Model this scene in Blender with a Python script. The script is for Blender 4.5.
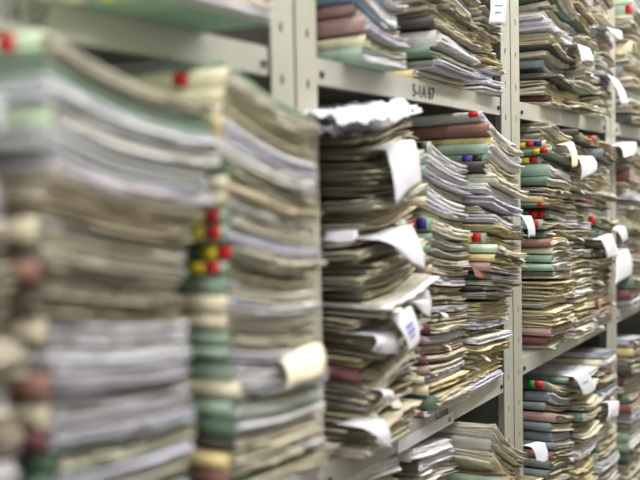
import bpy, math, random
import numpy as np
from mathutils import Matrix, Vector
for o in list(bpy.data.objects): bpy.data.objects.remove(o)
SC = bpy.context.scene
COL = SC.collection
# ---------------------------------------------------------------- camera
F = 1000.0; D = 0.70; H = 1.5
TH, BE, RO = math.radians(29.25), math.radians(2.8), -0.020
fw = np.array([math.cos(TH)*math.cos(BE), math.sin(TH)*math.cos(BE), -math.sin(BE)])
r0 = np.cross(fw, [0, 0, 1]); r0 /= np.linalg.norm(r0); u0 = np.cross(r0, fw)
RT = r0*math.cos(RO)+u0*math.sin(RO); UP = u0*math.cos(RO)-r0*math.sin(RO)
CP = np.array([0, -D, H])
def pix(x, y, Y):
    """photo pixel -> point on the vertical plane at Y (the rack front is Y=0)"""
    d = fw*F+RT*(x-320)-UP*(y-240)
    return CP+d*((Y+D)/d[1])
cam = bpy.data.cameras.new('camera'); camo = bpy.data.objects.new('camera', cam); COL.objects.link(camo)
cam.sensor_width = 36; cam.lens = F/640*36; cam.clip_start = 0.02
camo.matrix_world = Matrix(((RT[0], UP[0], -fw[0], CP[0]), (RT[1], UP[1], -fw[1], CP[1]), (RT[2], UP[2], -fw[2], CP[2]), (0, 0, 0, 1)))
cam.dof.use_dof = True; cam.dof.focus_distance = 2.12; cam.dof.aperture_fstop = 2.5
SC.camera = camo
# ---------------------------------------------------------------- world and exposure
W = bpy.data.worlds.new('world'); SC.world = W; W.use_nodes = True
W.node_tree.nodes['Background'].inputs[0].default_value = (.9, .95, 1, 1)
W.node_tree.nodes['Background'].inputs[1].default_value = 0.3
SC.view_settings.view_transform = 'Standard'; SC.view_settings.look = 'None'
SC.view_settings.exposure = 0.0; SC.view_settings.gamma = 1; SC.view_settings.use_curve_mapping = False
LAMP_W = 32.0; ADDED_WINDOW_W = 12.0
random.seed(5); RNG = np.random.default_rng(11)
# ---------------------------------------------------------------- materials
def lin(c):
    return tuple(((v/255)/12.92 if v/255 <= .04045 else ((v/255+.055)/1.055)**2.4) for v in c)
def newmat(name, rgb, rough=.6, metal=0, nscale=30, namp=.08, bump=0.0):
    m = bpy.data.materials.new(name); m.use_nodes = True
    nt = m.node_tree; b = nt.nodes['Principled BSDF']
    b.inputs['Roughness'].default_value = rough; b.inputs['Metallic'].default_value = metal
    tc = nt.nodes.new('ShaderNodeTexCoord'); n = nt.nodes.new('ShaderNodeTexNoise')
    n.inputs['Scale'].default_value = nscale; n.inputs['Detail'].default_value = 4
    nt.links.new(tc.outputs['Object'], n.inputs['Vector'])
    r = nt.nodes.new('ShaderNodeValToRGB'); c = lin(rgb)
    r.color_ramp.elements[0].color = (*[v*(1-namp) for v in c], 1); r.color_ramp.elements[0].position = .3
    r.color_ramp.elements[1].color = (*[min(1, v*(1+namp)) for v in c], 1); r.color_ramp.elements[1].position = .7
    nt.links.new(n.outputs['Fac'], r.inputs[0]); nt.links.new(r.outputs[0], b.inputs['Base Color'])
    if bump:
        bp = nt.nodes.new('ShaderNodeBump'); bp.inputs['Strength'].default_value = bump; bp.inputs['Distance'].default_value = .002
        nt.links.new(n.outputs['Fac'], bp.inputs['Height']); nt.links.new(bp.outputs[0], b.inputs['Normal'])
    return m
def paper_mat():
    m = bpy.data.materials.new('paper_pages'); m.use_nodes = True
    nt = m.node_tree; b = nt.nodes['Principled BSDF']; b.inputs['Roughness'].default_value = .75
    b.inputs['Specular IOR Level'].default_value = .25
    a = nt.nodes.new('ShaderNodeAttribute'); a.attribute_name = 'Col'
    p = nt.nodes.new('ShaderNodeAttribute'); p.attribute_name = 'pl'
    n = nt.nodes.new('ShaderNodeTexNoise'); n.inputs['Scale'].default_value = 1; n.inputs['Detail'].default_value = 5; n.inputs['Roughness'].default_value = .7
    nt.links.new(p.outputs['Vector'], n.inputs['Vector'])
    mr = nt.nodes.new('ShaderNodeMapRange'); mr.inputs[1].default_value = .3; mr.inputs[2].default_value = .72
    mr.inputs[3].default_value = .50; mr.inputs[4].default_value = 1.10
    nt.links.new(n.outputs['Fac'], mr.inputs[0])
    mx = nt.nodes.new('ShaderNodeVectorMath'); mx.operation = 'SCALE'
    nt.links.new(a.outputs['Color'], mx.inputs[0]); nt.links.new(mr.outputs[0], mx.inputs['Scale'])
    nt.links.new(mx.outputs[0], b.inputs['Base Color'])
    bp = nt.nodes.new('ShaderNodeBump'); bp.inputs['Strength'].default_value = .5; bp.inputs['Distance'].default_value = .001
    nt.links.new(n.outputs['Fac'], bp.inputs['Height']); nt.links.new(bp.outputs[0], b.inputs['Normal'])
    return m
M = {}
M['paper'] = paper_mat()
M['steel'] = newmat('grey_painted_steel', (160, 160, 151), .45, 0, 14, .05)
M['steel2'] = newmat('warm_painted_steel', (161, 159, 146), .45, 0, 14, .05)
M['shaded_steel'] = newmat('shaded_grey_steel', (84, 84, 80), .5, 0, 14, .06)  # side panel steel, with the shade between bays put into its colour
M['bolt'] = newmat('dark_bolt', (52, 50, 48), .5, .6)
M['wall'] = newmat('plaster_wall', (205, 204, 196), .9, 0, 6, .04, .1)
M['wall_tan'] = newmat('tan_wall', (146, 141, 128), .9, 0, 6, .06, .1)
M['floor'] = newmat('grey_floor', (112, 108, 100), .6, 0, 12, .1)
M['ceil'] = newmat('white_ceiling', (228, 228, 224), .9, 0, 6, .03)
M['sheet'] = newmat('white_sheet', (204, 204, 213), .7, 0, 40, .02)
M['cream_sheet'] = newmat('cream_sheet', (222, 215, 190), .7, 0, 40, .03)
M['ink'] = newmat('dark_ink', (42, 42, 66), .7)
M['blue_ink'] = newmat('blue_stamp_ink', (120, 125, 190), .7)
COVERS = {'G': (134, 156, 139), 'M': (192, 210, 182), 'g': (88, 112, 97), 'C': (212, 204, 178), 'P': (162, 132, 128), 'R': (108, 66, 68),
          'B': (152, 180, 206), 'T': (142, 105, 94), 'Y': (206, 190, 138), 'D': (66, 64, 60), 'L': (172, 173, 168), 'S': (112, 121, 127)}
COVNAME = {'G': 'mint green', 'M': 'pale green', 'g': 'dark green', 'C': 'cream', 'P': 'faded pink', 'R': 'maroon', 'B': 'light blue',
           'T': 'terracotta', 'Y': 'yellow', 'D': 'black', 'L': 'pale grey', 'S': 'slate grey'}
for k, c in COVERS.items(): M['cov'+k] = newmat('card_'+COVNAME[k].replace(' ', '_'), c, .7, 0, 22, .20, .15)
TABS = {'r': (188, 22, 30), 'y': (222, 205, 40), 'b': (46, 48, 132), 'k': (30, 30, 34), 'n': (40, 120, 60)}
TABN = {'r': 'red', 'y': 'yellow', 'b': 'blue', 'k': 'black', 'n': 'green'}
for k, c in TABS.items(): M['tab'+k] = newmat('tab_'+TABN[k], c, .5)
# ---------------------------------------------------------------- helpers
def tag(o, label=None, cat=None, group=None, kind=None):
    if label: o['label'] = label
    if cat: o['category'] = cat
    if group: o['group'] = group
    if kind: o['kind'] = kind
    return o
def link(name, me, parent=None, loc=None):
    o = bpy.data.objects.new(name, me); COL.objects.link(o)
    if parent is not None: o.parent = parent
    if loc is not None: o.location = loc
    return o
class MB:
    def __init__(s): s.v = []; s.f = []
    def box(s, x0, x1, y0, y1, z0, z1):
        n = len(s.v); s.v += [(x, y, z) for z in (z0, z1) for y in (y0, y1) for x in (x0, x1)]
        s.f += [tuple(n+i for i in q) for q in ((0, 2, 3, 1), (4, 5, 7, 6), (0, 1, 5, 4), (2, 6, 7, 3), (0, 4, 6, 2), (1, 3, 7, 5))]
        return s
    def build(s, name, mat, parent=None, loc=None, bevel=0):
        me = bpy.data.meshes.new(name); me.from_pydata(s.v, [], s.f); me.materials.append(M[mat]); me.update()
        o = link(name, me, parent, loc)
        if bevel:
            b = o.modifiers.new('bevel', 'BEVEL'); b.width = bevel; b.segments = 2; b.limit_method = 'ANGLE'
        return o
# ---------------------------------------------------------------- the room
tag(MB().box(-1.3, 4.12, -1.62, .52, -.1, 0).build('floor', 'floor'), 'grey painted floor of the archive aisle', 'floor', kind='structure')
tag(MB().box(-1.3, 4.12, -1.62, .52, 3.0, 3.1).build('ceiling', 'ceil'), 'white ceiling over the archive aisle', 'ceiling', kind='structure')
tag(MB().box(-1.3, 4.12, .42, .52, 0, 3.0).build('wall_back', 'wall'), 'plain pale wall behind the shelving', 'wall', kind='structure')
tag(MB().box(-1.3, 4.12, -1.62, -1.52, 0, 3.0).build('wall_front', 'wall_tan'), 'plain tan wall across the aisle', 'wall', kind='structure')
wl = MB().box(-1.4, -1.3, -1.62, -1.3, 0, 3.0).box(-1.4, -1.3, -.2, .52, 0, 3.0).box(-1.4, -1.3, -1.3, -.2, 0, 1.0).box(-1.4, -1.3, -1.3, -.2, 2.4, 3.0)
tag(wl.build('wall_left', 'wall'), 'plain pale wall at near end, opened for an added window', 'wall', kind='structure')
wf = MB().box(-1.37, -1.33, -1.3, -1.25, 1.0, 2.4).box(-1.37, -1.33, -.25, -.2, 1.0, 2.4).box(-1.37, -1.33, -1.25, -.25, 1.0, 1.05).box(-1.37, -1.33, -1.25, -.25, 2.35, 2.4).box(-1.37, -1.33, -.775, -.725, 1.05, 2.35)  # window out of view, added with its wall opening to light the piles
wfo = tag(wf.build('added_window', 'ceil'), 'unseen white framed window added to brighten left-facing pile sides', 'window', kind='structure')
wlt = bpy.data.lights.new('added_window_light', 'AREA'); wlt.shape = 'RECTANGLE'; wlt.size = 1.0; wlt.size_y = 1.3; wlt.energy = ADDED_WINDOW_W; wlt.color = (.93, .97, 1)
wlo = link('added_window_light', wlt, None, (-1.31, -.75, 1.7)); wlo.rotation_euler = (0, -math.pi/2, 0)  # unseen area light, added to brighten the left-facing sides of the piles
tag(MB().box(4.12, 4.22, -1.62, .52, 0, 3.0).build('wall_right', 'wall'), 'plain pale wall at far end', 'wall', kind='structure')
def lamp(x, which):
    root = link('fluorescent_lamp', None, None, (x, -.85, 2.93))
    tag(root, 'white twin tube fluorescent ceiling lamp above the aisle, '+which, 'lamp', 'aisle ceiling lamps')
    MB().box(-.62, .62, -.09, .09, .03, .07).build('housing', 'ceil', root)
    for dy in (-.05, .05):
        v = []; f = []
        for i in range(2):
            for j in range(10):
                a = j/10*2*math.pi; v.append((-.6+1.2*i, dy+.014*math.cos(a), .012+.014*math.sin(a)))
        for j in range(10): f.append((j, (j+1) % 10, 10+(j+1) % 10, 10+j))
        f += [tuple(range(9, -1, -1)), tuple(range(10, 20))]
        b = MB(); b.v = v; b.f = f; b.build('tube', 'tube', root)
    l = bpy.data.lights.new('lamp_light', 'AREA'); l.shape = 'RECTANGLE'; l.size = 1.2; l.size_y = .16; l.energy = LAMP_W; l.color = (1, .985, .95)
    lo = link('lamp_light', l, root, (0, 0, -.012))
mt = bpy.data.materials.new('tube_glow'); mt.use_nodes = True
mt.node_tree.nodes['Principled BSDF'].inputs['Emission Color'].default_value = (1, .98, .94, 1)
mt.node_tree.nodes['Principled BSDF'].inputs['Emission Strength'].default_value = 6
M['tube'] = mt
for x, wn in ((-.4, 'nearest'), (1.1, 'second along'), (2.6, 'third along'), (3.45, 'farthest')): lamp(x, wn)
# ---------------------------------------------------------------- shelving
PW = .060; PX = [.27, 1.19, 2.11, 3.035, 3.955]; ZU = 1.69
ZM = [1.105, 1.099, 1.113, 1.115]; ZL = [.50, .50, .51, .51]; ZT = 2.30; LIP = .037; RD = .38
HP = .0702
def upright_mesh(flange_side, mat):
    """slotted steel angle: front face with a row of punched holes, flange at one side"""
    v = []; f = []; th = .002
    rows = int(2.4/HP); cx = PW/2+(.004 if flange_side < 0 else -.004)
    def quad(*p):
        n = len(v); v.extend(p); f.append(tuple(range(n, n+len(p))))
    for i in range(rows):
        z0 = i*HP; z1 = z0+HP; zc = z0+HP*.5; hw = .0042; hh = .0075
        xo = [0, cx, PW, PW, PW, cx, 0, 0]; zo = [z0, z0, z0, zc, z1, z1, z1, zc]
        xi = [cx-hw*.7, cx, cx+hw*.7, cx+hw, cx+hw*.7, cx, cx-hw*.7, cx-hw]; zi = [zc-hh*.8, zc-hh, zc-hh*.8, zc, zc+hh*.8, zc+hh, zc+hh*.8, zc]
        for k in range(8):
            j = (k+1) % 8
            quad((xo[k], 0, zo[k]), (xo[j], 0, zo[j]), (xi[j], 0, zi[j]), (xi[k], 0, zi[k]))
            quad((xi[k], 0, zi[k]), (xi[j], 0, zi[j]), (xi[j], th, zi[j]), (xi[k], th, zi[k]))
            quad((xi[k], th, zi[k]), (xi[j], th, zi[j]), (xo[j], th, zo[j]), (xo[k], th, zo[k]))
    zt = rows*HP; xs = 0 if flange_side < 0 else PW
    x2 = xs+.002*(1 if flange_side < 0 else -1)
    b = MB(); b.v = v; b.f = f
    b.box(min(xs, x2), max(xs, x2), 0, .035, 0, zt)
    xe = PW if flange_side < 0 else 0
    n = len(b.v); b.v += [(xe, 0, 0), (xe, th, 0), (xe, th, zt), (xe, 0, zt)]; b.f.append((n, n+1, n+2, n+3))
    return b
def text_part(body, size, mat, parent, loc, sx=1.0):
    c = bpy.data.curves.new('lettering', 'FONT'); c.body = body; c.size = size; c.extrude = .0002
    t = bpy.data.objects.new('lettering', c); COL.objects.link(t)
    t.rotation_euler = (math.pi/2, 0, 0); t.scale = (sx, 1, 1)
    bpy.context.view_layer.update()
    me = bpy.data.meshes.new_from_object(t.evaluated_get(bpy.context.evaluated_depsgraph_get()))
    mw = t.matrix_world.copy(); bpy.data.objects.remove(t); me.transform(mw)
    me.materials.clear(); me.materials.append(M[mat])
    return link('lettering', me, parent, loc)
UNITL = ['grey slotted steel shelving unit nearest the camera, left of first post', 'grey slotted steel shelving unit between first and second posts',
         'grey slotted steel shelving unit behind second post, third bay', 'grey slotted steel shelving unit at far right edge']
for b in range(4):
    xa, xb = PX[b], PX[b+1]
    root = link('shelving_unit', None, None, ((xa+xb)/2, RD/2, 0)); root_x = (xa+xb)/2
    tag(root, UNITL[b], 'shelving', 'steel shelving units in a row')
    def L(x, y, z): return (x-root_x, y-RD/2, z)
    for side, mat in ((-1, 'steel2'), (1, 'steel')):
        x = xa+.001 if side < 0 else xb-PW-.001
        for back in (0, 1):
            mb = upright_mesh(side, mat)
            if back: mb.v = [(vx, -vy, vz) for vx, vy, vz in mb.v]; mb.f = [q[::-1] for q in mb.f]
            mb.build('upright', mat, root, L(x, RD if back else 0, 0))
    sp = MB().box(xb-.0045, xb-.0035, .037, RD-.037, .05, 2.38); sp.v = [L(*p) for p in sp.v]; sp.build('side_panel', 'shaded_steel', root)
    for z, nm in ((ZL[b], 0), (ZM[b], 1), (ZU, 2), (ZT, 3), (.10, 4)):
        x0, x1 = xa+PW+.003, xb-PW-.009
        s = MB(); s.box(x0, x1, .001, RD-.002, z-.0025, z); s.box(x0, x1, .001, .003, z-LIP, z-.0025); s.box(x0, x1, .003, .014, z-LIP, z-LIP+.002)
        s.box(x0, x1, RD-.004, RD-.002, z-LIP, z-.0025)
        s.v = [L(*p) for p in s.v]
        so = s.build('shelf', 'steel', root)
        for bx in (x0+.012, x1-.012):
            MB().box(-.0045, .0045, -.004, 0, -.0045, .0045).build('bolt', 'bolt', so, L(bx, .0012, z-LIP*.62), .0015)
        if nm == 2 and b == 1: text_part('5-1A 67', .030, 'ink', so, L(1.585, -.0001, z-.030), 1.0)
        if nm == 2 and b == 0: text_part('F-1A 57', .030, 'ink', so, L(.64, -.0001, z-.029), .85)
        if nm == 1 and b == 1:
            text_part('5-111A', .026, 'ink', so, L(1.665, -.0001, z-.023), .8)
            MB().box(0, .25, -.0008, 0, 0, .021).build('label_strip', 'sheet', so, L(1.50, -.0002, z-LIP-.003))
            text_part('A8', .014, 'ink', so, L(1.722, -.0011, z-LIP+.002), 1.0)
# ---------------------------------------------------------------- paper piles
_topo = {}
def topo(nu, nv):
    if (nu, nv) in _topo: return _topo[nu, nv]
    n = nu*nv; q = []
    ix = lambda i, j, k: k*n+j*nu+i
    for j in range(nv-1):
        for i in range(nu-1):
            q.append((ix(i, j, 1), ix(i+1, j, 1), ix(i+1, j+1, 1), ix(i, j+1, 1)))
            q.append((ix(i, j, 0), ix(i, j+1, 0), ix(i+1, j+1, 0), ix(i+1, j, 0)))
    for i in range(nu-1):
        q.append((ix(i, 0, 0), ix(i+1, 0, 0), ix(i+1, 0, 1), ix(i, 0, 1)))
        q.append((ix(i+1, nv-1, 0), ix(i, nv-1, 0), ix(i, nv-1, 1), ix(i+1, nv-1, 1)))
    for j in range(nv-1):
        q.append((ix(0, j+1, 0), ix(0, j, 0), ix(0, j, 1), ix(0, j+1, 1)))
        q.append((ix(nu-1, j, 0), ix(nu-1, j+1, 0), ix(nu-1, j+1, 1), ix(nu-1, j, 1)))
    _topo[nu, nv] = np.array(q, dtype=np.int32); return _topo[nu, nv]
class PM:
    """collects deformed paper slabs into one mesh with colour and page-line attributes"""
    def __init__(s): s.v = []; s.q = []; s.c = []; s.p = []; s.n = 0
    def slab(s, X, Y, Z0, Z1, col, layer):
        nv, nu = X.shape; n = nu*nv
        v = np.empty((2, n, 3)); v[:, :, 0] = X.ravel(); v[:, :, 1] = Y.ravel(); v[0, :, 2] = Z0.ravel(); v[1, :, 2] = Z1.ravel()
        s.v.append(v.reshape(-1, 3)); s.q.append(topo(nu, nv)+s.n); s.n += 2*n
        c = np.ones((2*n, 4)); c[:, :3] = col; s.c.append(c)
        p = np.empty((2, n, 3)); p[:, :, 0] = X.ravel()*45; p[:, :, 1] = Y.ravel()*45
        p[0, :, 2] = layer*7.3; p[1, :, 2] = layer*7.3+5.0; s.p.append(p.reshape(-1, 3))
    def build(s, name, mat, parent=None, origin=(0, 0, 0), attrs=True):
        v = np.concatenate(s.v)-np.array(origin); q = np.concatenate(s.q)
        me = bpy.data.meshes.new(name); me.vertices.add(len(v)); me.vertices.foreach_set('co', v.ravel().astype(np.float32))
        me.loops.add(q.size); me.loops.foreach_set('vertex_index', q.ravel())
        me.polygons.add(len(q)); me.polygons.foreach_set('loop_start', np.arange(0, q.size, 4, dtype=np.int32))
        if attrs:
            a = me.attributes.new('Col', 'FLOAT_COLOR', 'POINT'); a.data.foreach_set('color', np.concatenate(s.c).ravel().astype(np.float32))
            a = me.attributes.new('pl', 'FLOAT_VECTOR', 'POINT'); a.data.foreach_set('vector', np.concatenate(s.p).ravel().astype(np.float32))
        me.update(calc_edges=True); me.materials.append(M[mat])
        return link(name, me, parent, origin if parent is None else (0, 0, 0))
def smooth(n, amp, k=3):
    """1-D wobble"""
    t = np.linspace(0, 1, n); r = np.zeros(n)
    for i in range(1, k+1): r += RNG.normal()/i*np.sin(2*math.pi*(i*.6*t+RNG.random()))
    return r*amp
# page looks: tint, per-leaf spread, fray of edge, leaf gap, leaf thickness
LOOK = {'E': ((150, 176, 154), .10, .0016, .12, .0032), 'W': ((228, 227, 234), .10, .0016, .12, .0032), 'w': ((222, 216, 200), .13, .0026, .16, .0030), 'O': ((214, 202, 164), .14, .0036, .16, .0027),
        'K': ((190, 182, 160), .20, .0045, .20, .0031), 'N': ((204, 197, 177), .16, .0036, .18, .0029), 'V': ((204, 203, 217), .12, .0018, .14, .0032)}
LOOKN = {'E': 'pale green', 'W': 'crisp white', 'w': 'off-white', 'O': 'yellowed', 'K': 'grimy grey-brown', 'N': 'worn beige', 'V': 'lavender-grey'}
ORD = ['topmost', 'second', 'third', 'fourth', 'fifth', 'sixth', 'seventh', 'eighth', 'ninth', 'tenth', 'eleventh', 'twelfth', 'thirteenth', 'fourteenth',
       'fifteenth', 'sixteenth', 'seventeenth', 'eighteenth', 'nineteenth', 'twentieth', 'twenty-first', 'twenty-second', 'twenty-third',
       'twenty-fourth', 'twenty-fifth', 'twenty-sixth', 'twenty-seventh', 'twenty-eighth', 'twenty-ninth', 'thirtieth', 'thirty-first', 'thirty-second']
PILES = {}
def pile(where, x0, x1, p, z0, hl, hr, files, sag=.0, depth=.30, detail=1.0, mess=1.0, shift=None, group=None, from_top=True, wedge=0.0):
    """files: list from the TOP down of (weight, code); code = page look, optional cover letter after '/', optional tab letters after ':'
       options after '@': dx,dy in mm (whole file shift)"""
    Wd = x1-x0; y0 = -p; y1 = -p+depth
    files = list(files)[::-1]
    tot = sum(f[0] for f in files); cum = 0; walk = np.zeros(5)
    nf = len(files)
    for idx, (wt, code) in enumerate(files):
        dxm = dym = 0.0; opts = ''
        dwm = 0.0
        if '@' in code:
            code, o_ = code.split('@'); ol = [float(a)/1000 for a in o_.split(',')]; dxm, dym = ol[:2]; dwm = ol[2] if len(ol) > 2 else 0.0
        tabs = ''
        if ':' in code: code, tabs = code.split(':')
        cov = None
        if '/' in code: code, cov = code.split('/')
        tint, spread, fray, lgap, lth = LOOK[code]
        f0 = cum/tot; cum += wt; f1 = cum/tot
        mfac = {'W': .5, 'V': .5, 'w': .8}.get(code, 1.0)*mess
        walk0 = walk.copy(); walk = walk*.85+RNG.normal(size=5)*np.array([.0014, .0006, .0010, .0009, .0003])*mfac
        if nf-idx <= 1: walk = walk*.5
        def surf(f, wk, s, t):
            z = z0+.0008+f*(hl*(1-s)+hr*s)-sag*f*4*s*(1-s)+wedge*s*min(1, f*7)*(1-.999*(f > 2))
            wv = wk[0]*np.sin(3.1*s+.4)+wk[1]*np.cos(6.3*s)+wk[2]*np.sin(4*t)+wk[3]*np.cos(5*s+3*t)+wk[4]*np.sin(11*s+1)
            return z+wv*min(1, f*8)
        jx = RNG.normal()*.006*mess+dxm; jy = RNG.normal()*.006*mess+dym; yaw = RNG.normal()*.018*mess
        nu = max(6, int(13*detail)); nv = max(4, int(8*detail))
        S0, T0 = np.meshgrid(np.linspace(0, 1, nu), np.linspace(0, 1, nv)**1.6)
        fth = (f1-f0)*(hl+hr)/2
        gap = min(.22*fth, (.0012+.0026*RNG.random())*(1+mfac*.6))/max(fth, 1e-6)
        def geo(ax, bx, ay, by, frf, frl, q):
            """grid positions with insets at left, right, front, back (metres) -> X,Y,Z at height fraction q of the file"""
            xx = x0+ax+(Wd+dwm-ax-bx)*S0; yy = y0+ay+(depth-ay-by)*T0
            yy = yy+frf*np.clip(1-T0*3, 0, 1); xx = xx+frl[:, None]*np.clip(1-S0*3, 0, 1)
            cxx, cyy = (x0+x1)/2, (y0+y1)/2
            X = cxx+(xx-cxx)*math.cos(yaw)-(yy-cyy)*math.sin(yaw)+jx; Y = cyy+(xx-cxx)*math.sin(yaw)+(yy-cyy)*math.cos(yaw)+jy
            return X, Y
        def zat(X, Y, q):
            s = (X-x0)/Wd; t = (Y-y0)/depth
            return (1-q)*surf(f0, walk0, s, t)+q*surf(f1-(f1-f0)*gap, walk, s, t)
        org = ((x0+x1)/2+jx, (y0+y1)/2+jy, float(surf(f0, walk0, np.array(.5), np.array(.5))))
        rank = nf-idx
        at = ('topmost on ' if rank == 1 else ORD[rank-1]+' down in ')+where
        if not from_top: at = ('lowest in ' if idx == 0 else ORD[idx]+' up in ')+where
        nm = 'case_file' if cov else 'paper_bundle'
        if cov: lab = COVNAME[cov]+' folder'+(', '+' and '.join(list(dict.fromkeys(TABN[c] for c in tabs if c != '-'))[:2])+' tabs' if tabs else '')+', '+at
        else: lab = LOOKN[code]+' paper bundle, '+at
        # pages
        pm = PM(); base = np.array(lin(tint))*(1+RNG.normal()*.06)
        hue = 1+RNG.normal(size=3)*.012
        qa, qb = (.10, .90) if cov else (0.0, 1.0)
        if cov: qa = min(.2, .0006/fth); qb = 1-qa
        nl = int(np.clip(round(fth*(qb-qa)/lth*(.55+.45*detail)), 2, 24))
        e = np.sort(np.clip(np.linspace(0, 1, nl+1)+RNG.normal(size=nl+1)*.22/nl, 0, 1)); e[0] = 0; e[-1] = 1
        for k in range(nl):
            q0 = qa+(qb-qa)*e[k]; q1 = qa+(qb-qa)*(e[k+1]-(e[k+1]-e[k])*lgap*RNG.random()*1.8)
            big = fray*1.5
            ax = abs(RNG.normal())*big+(.003 if cov else 0); ay = abs(RNG.normal())*big*1.3; bx = abs(RNG.normal())*big+.002; by = .004
            frf = smooth(nu, fray*.6)[None, :]+RNG.normal(size=(1, nu))*fray*.45; frl = smooth(nv, fray*.5)+RNG.normal(size=nv)*fray*.3
            if RNG.random() < .12*mfac and k > 0: ay -= .008*RNG.random()*mess; ax -= .003
            X, Y = geo(ax, bx, ay, by, frf, frl, 0)
            Z0 = zat(X, Y, q0); Z1 = zat(X, Y, q1)
            # loose edge: this leaf bends at the front edge or the front left corner
            lt = (q1-q0)*fth
            cu = RNG.normal()*lt*.30*mfac; co = RNG.normal()*lt*.5*mfac
            bend = cu*np.clip(1-T0*6, 0, 1)**2*np.sin(S0*RNG.uniform(2, 9)+RNG.random()*6)+co*np.clip(1-T0*5, 0, 1)*np.clip(1-S0*4, 0, 1)
            if k == 0: bend = np.maximum(bend, 0)
            if k == nl-1: bend = np.minimum(bend, 0)
            Z0 = Z0+bend; Z1 = Z1+bend
            cc = base*hue*(1+RNG.normal()*spread)
            if RNG.random() < .06+.08*mfac: cc = cc*RNG.uniform(.4, .75)
            elif RNG.random() < .10: cc = np.array(lin((236, 236, 240)))*RNG.uniform(.85, 1)
            elif RNG.random() < .08: cc = cc*np.array([1.02, .97, .78])
            pm.slab(X, Y, Z0, np.maximum(Z1, Z0+.0002), np.clip(cc, .01, .95), RNG.random()*40)
            if mess > .9 and RNG.random() < .045*mfac:      # a dog-eared page edge hanging out at the front
                sw = RNG.uniform(.08, .3); s_a = RNG.uniform(0, 1-sw); ext = RNG.uniform(.006, .012)*min(1.3, mess); dr = RNG.uniform(.004, .016)
                SS, TT_ = np.meshgrid(np.linspace(0, 1, 5), np.linspace(0, 1, 6))
                fx = x0+Wd*(s_a+sw*SS*(.55+.45*TT_))+jx; fyy = y0+jy-ext*(1-TT_)**.6+.03*TT_**2+.003*np.sin(4*SS+k)
                zc_ = zat(fx, fyy, q0+.5*(q1-q0))-dr*(1-TT_)**1.8*(.5+.5*SS)
                fc = np.array(lin((222, 219, 210) if RNG.random() < .6 else tint))*RNG.uniform(.75, 1)
                pm.slab(fx, fyy, zc_, zc_+.0007, fc, RNG.random()*40)
        if cov:
            root = link(nm, None, None, org)
            pm.build('page_block', 'paper', root, org)
            cm = PM(); z = np.zeros((1, nu)); zl = np.zeros(nv)
            ov = .002+.002*RNG.random(); cin = -.001 if RNG.random() < .12 else .007+.006*RNG.random()
            for qq0, qq1 in ((0.0, qa*.8), (1-qa*.8, 1.0)):
                X, Y = geo(-.001, ov, cin, 0, z+smooth(nu, .0006)[None, :], zl, 0)
                cm.slab(X, Y, zat(X, Y, qq0), zat(X, Y, qq1), (1, 1, 1), 0)
            # spine wrapped round the left side
            tt = np.linspace(0, 1, nv); qs = np.linspace(0, 1, 7); bul = .004*np.sin(qs*math.pi)+.0012
            v = []
            for off in (0.0, .0012):
                for qv, bl in zip(qs, bul):
                    S1 = np.zeros((1, nv)); yv = y0+.001+(depth-.001)*tt
                    xx = np.full(nv, x0-.001)-(bl-off); yy = yv
                    cxx, cyy = (x0+x1)/2, (y0+y1)/2
                    X = cxx+(xx-cxx)*math.cos(yaw)-(yy-cyy)*math.sin(yaw)+jx; Y = cyy+(xx-cxx)*math.sin(yaw)+(yy-cyy)*math.cos(yaw)+jy
                    v.append(np.stack([X, Y, zat(X, Y, qv)], 1))
            n7 = 7; vv = np.concatenate(v); q = []
            I = lambda o_, a, b_: (o_*n7+a)*nv+b_
            for a in range(n7-1):
                for b_ in range(nv-1):
                    q.append((I(0, a, b_), I(0, a+1, b_), I(0, a+1, b_+1), I(0, a, b_+1)))
                    q.append((I(1, a, b_), I(1, a, b_+1), I(1, a+1, b_+1), I(1, a+1, b_)))
                q.append((I(0, a, 0), I(1, a, 0), I(1, a+1, 0), I(0, a+1, 0)))
            cm.v.append(vv); cm.q.append(np.array(q, dtype=np.int32)+cm.n); cm.n += len(vv)
            cm.c.append(np.ones((len(vv), 4))); cm.p.append(vv*1.0)
            cm.build('cover', 'cov'+cov, root, org)
            # coloured index tabs folded round the spine, front one nearest the aisle
            for ti, tc in enumerate(tabs):
                if tc == '-': continue
                ya = y0+.010+ti*.0205+RNG.normal()*.001; yb = ya+.0190
                tb = PM(); TT = np.linspace(0, 1, 6)
                Xa = []
                for q_ in TT:
                    bl = .004*math.sin((.04+.92*q_)*math.pi)+.0020
                    for yy in (ya, yb):
                        xx = x0-.001-bl; cxx, cyy = (x0+x1)/2, (y0+y1)/2
                        X = cxx+(xx-cxx)*math.cos(yaw)-(yy-cyy)*math.sin(yaw)+jx; Y = cyy+(xx-cxx)*math.sin(yaw)+(yy-cyy)*math.cos(yaw)+jy
                        Xa.append((X, Y, float(zat(np.array(X), np.array(Y), .04+.92*q_))))
                outer = np.array(Xa); inner = outer+np.array([.0014, 0, 0]); vv = np.concatenate([outer, inner]); q = []
                for a in range(5):
                    q += [(2*a, 2*a+2, 2*a+3, 2*a+1), (12+2*a, 12+2*a+1, 12+2*a+3, 12+2*a+2), (2*a, 12+2*a, 14+2*a, 2*a+2), (2*a+1, 2*a+3, 15+2*a, 13+2*a)]
                q += [(0, 1, 13, 12), (10, 22, 23, 11)]
                tb.v.append(vv); tb.q.append(np.array(q, dtype=np.int32)); tb.c.append(np.ones((24, 4))); tb.p.append(vv); tb.n = 24
                t_ = tb.build('tab', 'tab'+tc, root, org); t_['label'] = TABN[tc]+' index tab'
            o = root
        else:
            o = pm.build(nm, 'paper', None, org)
        tag(o, lab, 'folder' if cov else 'papers', 'files in '+where)
def px(x, y, p):
    return pix(x, y, -p)
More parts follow.
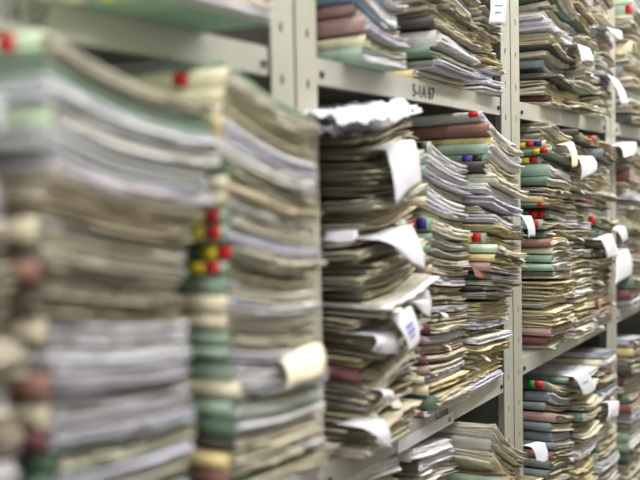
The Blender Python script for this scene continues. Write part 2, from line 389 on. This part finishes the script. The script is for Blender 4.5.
def pile_px(where, xl, ytl, xr, ytr, p, z0, files, **k):
    """pile given by the photo pixels of its front top corners; its bottom is the shelf"""
    a = px(xl, ytl, p); b = px(xr, ytr, p)
    pile(where, a[0], b[0], p, z0, a[2]-z0, b[2]-z0, files, **k)
    return a, b
def seq(s):
    """'W 2 W/G:ry 1.5 ...' -> list"""
    t = s.split(); return [(float(t[i+1]), t[i]) for i in range(0, len(t), 2)]
# ---- middle shelf, nearest bay
pile_px('the pile cut off at left edge', -230, 30, 10, 92, .10, ZM[0],
        seq('W/G:r 2 V 2 W/C 2 K 2 K/R 2 K 2 N 2 W/C 2 K/R 2 W/P 1.5 N 2 W/g 2 K 2 W/G 2 W 2'), detail=.7, sag=.015)
pile_px('the big blurred pile at left', 42, 26, 188, 98, .10, ZM[0],
        seq('w/M:-r@10,0,48 1.2 E@9,0,48 1.0 W@8,0,44 1.6 W/M@8,0,38 1.4 W@6,0,36 1.3 V@6,0,32 1.2 N@2,0,20 1.4 K@0,0,14 1.3 w/C@-2,0,6 1.5 w@-4,0,2 1.0 N/T@-5,0 1.2 K@-6,0 1.6 W/C@-6,0 1.6 W@-6,0 1.5 V/T 1.6 W/C 1.6 V/R 1.2 w/g 1.3 V/g 1.3 w/G 1.2 N/g 1.6 O/g 1.5 W/C@6,0,4 1.8 W/G 1.6 N/G 1.6'), sag=.009, mess=.8)
pile_px('blurred pile covering first post', 226, 56, 319, 116, .10, ZM[0],
        seq('E 0.6 w/C:--r 1.4 N/C 1.2 N/C 1.1 V/Y 1.4 W/C 1.4 K/g 1.2 N/C 1.2 w/C 1.0 w/G:ry 1.2 V/G:ry 1.3 w/g:ry 1.3 N/G:ry 1.2 w/G 1.2 W/C 1.4 w/C 1.2 N/G 1.3 V/G 1.0 W/G 1.5 V/C 1.3 W/G 1.4 W/g 1.4 w/D 1.0 N/Y 1.2 K/T 1.2 K/g:r 1.2 W/D:r 1.5 W/g:r 1.4 N/G 1.4'), sag=.010, mess=.8)
# ---- middle shelf, second bay
pile_px('the ragged pile right of first post', 367, 118, 420, 122, .035, ZM[1],
        seq('W 1.0 N 1.2 K 1.3 N 1.0 K 1.4 K 1.2 N 1.2 K 1.0 w 1.0 N 1.2 K 1.4 N 1.2 K 1.4 K/D 0.6 N 1.2 K 1.4 N 1.2 K 1.2 O 1.0 K/R 0.9 N 1.6 K 1.2 N 1.4 K 1.4 w 1.0'), sag=.0, mess=1.8, wedge=.03)
pile_px('the white-topped pile in second bay', 425, 137, 466, 163, .02, ZM[1],
        seq('W/L:k 1.6 W/G 1.6 V/G 1.4 w 1.0 W/G 1.4 V/C 1.2 w 1.2 w/G:br@3,-8 1.6 w/G@2,-8 1.3 w/G@2,-7 1.2 w/C@2,-6 1.2 w/C@2,-6 1.2 V/P@2,-4 1.4 N 1.2 K/P 1.2 W/P 1.0 w 1.2 N/R 1.3 W/P 1.3 w/P 1.3 N/R 1.2 w/P 1.2 V/C 1.0 O/C 1.5 O/g 1.8 W/R 1.0'), sag=.008, mess=1.0)
pile_px('the pile covering second post', 490, 113, 522, 142, .06, ZM[1],
        seq('W/L:r@12,0 1.0 w/T@10,0 1.3 W/Y@10,0 0.9 W/G@8,0 1.6 K/g:kb 1.4 w/D 1.0 w 1.2 W 1.4 V 1.4 N 1.2 W@6,0 1.0 O 1.4 O/G:ryn@14,0 1.6 w/M@12,0 1.2 O/Y@12,0 1.1 w/P@12,0 1.1 W/g@12,0 1.0 N@6,10 0.9 W/D@4,14 0.6 N@2,18 1.0 O@0,26 2.8 V@0,32 1.2 O@0,36 1.0 W@0,30 0.9 O@0,38 2.0 O@0,42 3.2 V@0,40 0.9 W@0,44 0.8'), sag=.010, mess=1.2)
# ---- middle shelf, third bay
pile_px('the tabbed pile behind second post', 548, 121, 570, 135, .03, ZM[2],
        seq('N 1.2 K 1.4 N/Y:bry 1.0 w/G:ry 1.0 w/G:ry 1.0 W/G 1.8 w/g 1.4 N 1.2 O/Y 1.0 K/g:r 1.0 W/g:rr 1.4 N/G:r 1.4 K/g 1.2 O/T 1.2 K/C 1.2 N/G 1.2 w/G 1.2 w 1.2 O 2.9 w 1.0 O 2.8 N/P 1.2 K/R 1.2 N 1.0'), sag=.006, mess=1.5, detail=.8)
pile_px('the second pile of third bay', 573, 127, 591, 139, .03, ZM[2],
        seq('K/D 1.0 N 1.3 K 1.4 N/S 1.2 O 1.3 w 1.3 N/R 1.2 K 1.3 N 1.4 W 1.1 K 1.4 N/g 1.2 w 1.2 O 1.3 w 1.3 N 1.3 W 1.2 O 2.8 w 2.4'), sag=.006, mess=1.5, detail=.7)
pile_px('the pile hiding third post', 596, 134, 612, 146, .035, ZM[2],
        seq('K/g:ry 1.4 K/S 1.5 K 1.4 N 1.5 w 1.2 N 1.4 K/R 1.2 W 1.2 N/g:ry 1.4 K/g 1.4 N 1.4 K/D 1.4 N 1.4 K 1.3 O 1.4 w 1.4 O/R 1.3 w/P 1.4 W 1.4'), sag=.006, mess=1.6, detail=.7)
# ---- middle shelf, fourth bay
pile_px('the pile just right of third post', 629, 140, 644, 150, .03, ZM[3],
        seq('W 1 N 1.5 K 1.5 w/R 1.5 N 1.5 W 1.2 N 1.6 w 1.6 N/G 1.5 K 1.5 w 1.5 N/P 1.5 W/C 1.5 K/g 1.6 K/R 1.4 W 1.3'), mess=1.4, detail=.6)
pile_px('the middle shelf pile at right border', 647, 146, 661, 154, .03, ZM[3],
        seq('N 2 K 2 w 2 N/G 2 O 2 K 2 W 2 N 2 O/C 2 K 2'), mess=1.4, detail=.5)
# ---- upper shelf (tops are above the frame)
def upper(where, xl, xr, p, hl, hr, files, **k):
    a = px(xl, 20, p); b = px(xr, 20, p)
    pile(where, a[0], b[0], p, ZU, hl, hr, files, from_top=False, **k)
upper('the upper shelf pile at left', 10, 90, .02, .09, .08, seq('W/C 1 V 1 W/G 1 w 1'), detail=.7)
upper('the green-bottomed upper shelf pile', 152, 268, .09, .15, .13, seq('W/C 1.5 V/G 1.5 W 2 V/Y:ry 1.6 W/G:ryy 1.6'), sag=.01, detail=.8)
upper('the upper pile right of first post', 362, 404, .03, .19, .15, seq('W/C 1 w/Y 1 V/B 1 W/R 1 W/B 2 w/P 0.8 V/P 1.4 w/C 1.1 W/G 1.3'), sag=.02, mess=1.1)
upper('the clipped upper pile of second bay', 428, 475, .02, .24, .19, seq('W/G 1 N 1.2 V/g 1.2 W/Y 1 N/G 1.4 K 1.2 N 1.3 K/D 1.2 W/L 2.2 w/g 1.2 V 1.2 w/Y 1.2'), sag=.012, mess=1.5)
upper('the narrow upper pile by second post', 482, 500, .01, .24, .22, seq('N 1.5 K/D 1.2 N 1.2 w 1 K 1.4 N 1.1 O 1.1 N 1 O 1 w 1 W@-12,0 .9 V@-12,0 1 W@-13,0 .9'), mess=1.6)
upper('upper pile behind second post', 548, 568, .02, .29, .25, seq('K/R 1.4 N/g 1.2 O 1.2 K 1.5 W 1.3 V 1.6 N 1.3 O 1.2 K/D .9 N 1.2 V/S 1.6 K 1.4 w/D 1.0 N 1.2 w 1.3 w/R .8 w 1.0'), sag=.01, mess=1.8, detail=.8)
upper('the upper second pile of third bay', 574, 592, .03, .34, .31, seq('W 1.4 K/S 1.4 N 1.4 O/g 1.4 V 1.4 K 1.4 N 1.4 K/D 1.3 N 1.3 w/G 1.4 O/g 1.3 K 1.4'), mess=1.8, detail=.7)
upper('the upper pile above third post', 596, 613, .03, .36, .34, seq('N/R:r 1.3 w 1.3 K 1.4 N/C:r 1.3 W 1.4 K 1.4 N/G:r 1.4 w/L 1.4 V 1.4 N 1.3 K 1.3 w 1.3'), mess=1.6, detail=.7)
upper('the upper pile at right border', 629, 648, .03, .40, .38, seq('W/M 1.4 N/G:r 1.4 w 1.4 K 1.4 N/C 1.4 w 1.4 K/S 1.4 N 1.4 W 1.4 N 1.4 K/D 1.3'), mess=1.5, detail=.6)
# ---- lower shelf
def lower(where, xl, ytl, xr, ytr, p, b, files, **k): pile_px(where, xl, ytl, xr, ytr, p, ZL[b], files, **k)
lower('the low pile under ragged stack', 345, 478, 407, 455, .0, 1, seq('W 1 N 1 w/C 1 N 1.4 K 1.4 w/G 1.5 N 2 K 2 O 2 N 2 w 2 K 2'), detail=.7, mess=1.4)
lower('low pile under the printed label', 418, 446, 456, 436, .0, 1, seq('W/L 1 W/D .8 K 1 N 1 w/C 1.4 N 1.8 K 2 O 2 N 2.2 w 2 K 2 N 2 O 2'), detail=.9, mess=1.3)
lower('low spilling pile before second post', 498, 430, 530, 447, .07, 1, seq('w 1 N/L 1 w 1 O 1 V/G 1.3 w 1.4 N 2 K 2 O 2 N 2 w 2 K 2 N 2 K 2'), sag=.02, detail=.9, mess=1.5)
lower('low slate pile of third bay', 551, 381, 573, 388, .03, 2, seq('N/g:rn 1.2 V/S 1.4 K/S 1.2 w/P 1.3 w/S 1.2 V/S 1.2 w/S 1.0 N/T 1.2 O/S 1.2 N/S 1.2 w/T 1.2 N 1.4 O 1.5 w 1.5 K 2 N 2 O 2 w 2 K 2'), mess=1.2, detail=.8)
lower('second low pile of third bay', 576, 372, 596, 366, .03, 2, seq('W 1 O/G 1 w 1 K/g 1.2 N 1.4 w/g 1.4 K/D 1.4 N 1.4 K 1.2 W 1.2 w 1.6 O 1.6 O 1.6 N 1.6 w 1.6 N 2 K 2 O 2 N 2'), mess=1.4, detail=.7)
lower('the low pile under third post', 598, 352, 615, 348, .03, 2, seq('V 1 W/C 1.2 w 1.2 N/R 1.4 V/S 1.4 N 1.4 K 1.4 K/g 1.4 w 1.4 N/G 1.4 O/G 1.4 W 1.4 N 1.6 w 2 K 2 O 2 N 2'), mess=1.4, detail=.7)
lower('the low pile at right border', 629, 338, 647, 335, .03, 3, seq('V 1.2 K/Y 1.4 N 1.4 K/D 1.4 N/R 1.4 w 1.4 K/g 1.4 N/R 1.4 V 1.4 K 1.4 W/G 1.4 w/G 1.4 N/g 1.6 K 2 N 2 w 2'), mess=1.4, detail=.6)
# ---------------------------------------------------------------- loose sheets sticking out
def sheet(label, quad, ps, mat='sheet', tuck=.04, bulge=.006, curl=.0, nu=9, nv=11, name='loose_sheet', group='loose sheets sticking out of piles', marks=None, wob=.0015):
    """quad: photo pixels of top-left, top-right, bottom-right, bottom-left; ps: distance in front of the rack at those corners"""
    P = [px(q[0], q[1], p) for q, p in zip(quad, ps)]
    tl, tr, br, bl = P
    org = (tl+tr)/2
    rows = []
    for t in (1.0, .5): rows.append([(1-s)*tl+s*tr+np.array([0, tuck*t+.004, .001]) for s in np.linspace(0, 1, nu)])
    wp = RNG.random(4)*6
    for j in range(nv):
        t = j/(nv-1); row = []
        for i in range(nu):
            s = i/(nu-1)
            p = (1-t)*((1-s)*tl+s*tr)+t*((1-s)*bl+s*br)
            p = p+np.array([0, -bulge*math.sin(t*math.pi)-curl*t*t*math.sin(math.pi*s)+wob*math.sin(5*s+wp[0]+4*t)*t, bulge*.5*math.sin(t*math.pi*.5)*(1-t)*2+wob*math.sin(7*s+wp[1])*t])
            row.append(p)
        rows.append(row)
    G = np.array(rows); nr = len(rows)
    du = np.gradient(G, axis=1); dv = np.gradient(G, axis=0); n = np.cross(du, dv); n /= np.linalg.norm(n, axis=2, keepdims=True)+1e-9
    A = (G-org).reshape(-1, 3); B = (G-n*.0006-org).reshape(-1, 3); v = np.concatenate([A, B]); N = len(A)
    q = []
    for j in range(nr-1):
        for i in range(nu-1):
            a = j*nu+i; q.append((a, a+nu, a+nu+1, a+1)); q.append((N+a, N+a+1, N+a+nu+1, N+a+nu))
    ring = [i for i in range(nu)]+[j*nu+nu-1 for j in range(1, nr)]+[(nr-1)*nu+i for i in range(nu-2, -1, -1)]+[j*nu for j in range(nr-2, 0, -1)]
    for a, b in zip(ring, ring[1:]+ring[:1]): q.append((a, b, N+b, N+a))
    me = bpy.data.meshes.new(name); me.from_pydata([tuple(x) for x in v], [], q); me.materials.append(M[mat]); me.update()
    for pl in me.polygons: pl.use_smooth = True
    if marks:
        root = link(name, None, None, tuple(org)); link('paper', me, root)
        for (s0, s1, t0, t1) in marks:        # printed lines: thin strips lying on the sheet
            g = []
            for t in np.linspace(t0, t1, 3):
                for s in np.linspace(s0, s1, 5):
                    jf = 2+t*(nv-1); iu = s*(nu-1); j = min(int(jf), nr-2); i = min(int(iu), nu-2); a, b = jf-j, iu-i
                    pt = (1-a)*((1-b)*G[j, i]+b*G[j, i+1])+a*((1-b)*G[j+1, i]+b*G[j+1, i+1])
                    g.append(tuple(pt-org+np.array([-.0002, -.0012, 0])))
            mk = MB(); mk.v = g; mk.f = [(j*5+i, j*5+i+5, j*5+i+6, j*5+i+1) for j in range(2) for i in range(4)]
            mk.build('writing', 'blue_ink', root)
        o = root
    else: o = link(name, me, None, tuple(org))
    return tag(o, label, 'sheet', group)
sheet('blank white sheet hanging down from the ragged pile', [(386, 150), (414, 140), (421, 182), (395, 205)], [.055, .045, .06, .07], bulge=.004)
sheet('white paper corner flapping out midway down the ragged pile', [(378, 240), (412, 226), (425, 272), (398, 252)], [.05, .045, .07, .06], bulge=.005)
sheet('white curling sheet above the stamped tag', [(395, 300), (428, 290), (430, 318), (408, 300)], [.05, .045, .06, .06], bulge=.005)
sheet('white paper tag with blue stamp hanging from ragged pile', [(391, 318), (411, 306), (419, 342), (410, 354)], [.06, .06, .075, .075], bulge=.004, marks=[(.3, .75, .35, .45), (.3, .75, .5, .6), (.35, .7, .65, .72)])
sheet('small folded white paper low in the ragged pile', [(374, 336), (393, 332), (397, 355), (372, 352)], [.05, .05, .055, .055], bulge=.006)
sheet('narrow white sheet edge jutting out beside first post', [(323, 231), (357, 230), (354, 242), (322, 242)], [-.03, .03, .035, -.025], bulge=.003)
sheet('white curled sheet at the bottom of ragged pile', [(362, 428), (384, 420), (391, 450), (380, 444)], [.05, .05, .065, .06], bulge=.005)
sheet('tiny rounded white scrap near bottom of ragged pile', [(379, 390), (390, 390), (391, 401), (380, 402)], [.045, .045, .05, .05], bulge=.006)
sheet('cream page corner drooping low from pile covering first post', [(282, 362), (321, 344), (322, 374), (286, 390)], [.105, .105, .12, .12], 'cream_sheet', bulge=.005)
sheet('white handwritten slip hanging beside top of second post', [(490, -14), (507, -12), (504, 25), (488, 24)], [.03, .03, .035, .035], bulge=.003, marks=[(.25, .8, .3, .34), (.2, .75, .5, .54), (.25, .7, .68, .72)])
sheet('bright white folded slip in upper third bay', [(577, 44), (589, 48), (593, 61), (580, 62)], [.06, .06, .065, .065], bulge=.003)
sheet('bright narrow white slip high above third post', [(606, 27), (621, 31), (622, 40), (610, 34)], [.06, .06, .065, .065], bulge=.003)
sheet('lavender-white sheet curling over upper shelf edge', [(607, 74), (618, 80), (628, 104), (622, 106)], [.05, .05, .06, .06], bulge=.004)
sheet('crumpled white paper slip in tabbed pile of third bay', [(577, 156), (592, 156), (596, 171), (581, 181)], [.05, .05, .06, .06], bulge=.006)
sheet('torn white paper strip beside the crumpled slip', [(566, 145), (573, 142), (577, 166), (572, 168)], [.05, .05, .055, .055], 'cream_sheet', bulge=.004)
sheet('white curved sheet drooping under upper shelf at right', [(619, 146), (636, 142), (634, 156), (624, 157)], [.05, .05, .07, .07], bulge=.004)
sheet('white tilted slip hanging mid height before third post', [(601, 240), (612, 234), (618, 256), (607, 259)], [.055, .055, .065, .065], bulge=.003)
sheet('large white sheet hanging at right of third post', [(614, 254), (628, 249), (632, 275), (615, 285)], [.055, .055, .07, .07], bulge=.006)
sheet('small white slip above the large hanging sheet', [(617, 231), (624, 226), (628, 239), (622, 243)], [.055, .055, .06, .06], bulge=.003)
sheet('white slip hanging from second low pile of third bay', [(573, 377), (587, 371), (596, 390), (584, 397)], [.05, .05, .06, .06], bulge=.002, tuck=.025, marks=[(.3, .7, .4, .46)])
sheet('lavender white slip on low pile under third post', [(608, 403), (619, 401), (617, 416), (606, 421)], [.05, .05, .06, .06], bulge=.004)
sheet('white page bottom spilling from low pile before second post', [(531, 447), (545, 443), (548, 462), (537, 462)], [.09, .09, .1, .1], bulge=.002, tuck=.015)
sheet('white sheet corner poking over second post', [(521, 216), (531, 216), (534, 236), (528, 238)], [.075, .075, .085, .085], bulge=.004)
# crumpled sheets lying on the ragged pile
def crumple(label, x0, x1, y0, y1, z, amp, tilt=0, drop=.015):
    nu, nv = 25, 19; S, T = np.meshgrid(np.linspace(0, 1, nu), np.linspace(0, 1, nv))
    X = x0+(x1-x0)*S; Y = y0+(y1-y0)*T
    Z = z+tilt*S-drop*np.clip(1-T*4, 0, 1)**1.6
    for i in range(9):                      # sharp random creases
        a = RNG.uniform(0, 6.28); fq = RNG.uniform(2, 7); ph = RNG.random()
        Z = Z+amp*RNG.uniform(.25, 1)*(np.abs(((S*math.cos(a)+T*math.sin(a))*fq+ph) % 1-.5)-.25)*1.4
    Y = Y+.010*np.sin(8*S+RNG.random()*6)*np.clip(1-T*3, 0, 1)+RNG.normal(size=S.shape)*.0015; X = X+.006*np.sin(9*T+RNG.random()*6)
    pm = PM(); pm.slab(X, Y, Z, Z+.0007, (1, 1, 1), 0)
    o = pm.build('crumpled_sheet', 'sheet', None, ((x0+x1)/2, (y0+y1)/2, z), attrs=False)
    tag(o, label, 'sheet', 'crumpled sheets on the ragged pile')
def crumple_px(label, xa, ya, xb, yb, p, depth, amp, drop):
    a = px(xa, ya, p); b = px(xb, yb, p)
    crumple(label, a[0], b[0], -p, -p+depth, a[2], amp, b[2]-a[2], drop)
crumple_px('crumpled white sheet topping ragged pile, near the lip lettering', 384, 112, 421, 100, .085, .14, .008, .014)
crumple_px('crumpled white sheet topping ragged pile, middle one', 345, 114, 379, 109, .075, .12, .008, .014)
crumple_px('crumpled white sheet on ragged pile beside first post', 322, 127, 352, 121, .0, .10, .007, .012)
# peach card curled out of the pile covering the second post
sheet('peach coloured card curling out beside pile covering second post', [(470, 266), (482, 268), (491, 279), (474, 277)], [.02, .03, .05, .03], 'covT', bulge=.004, name='peach_card')
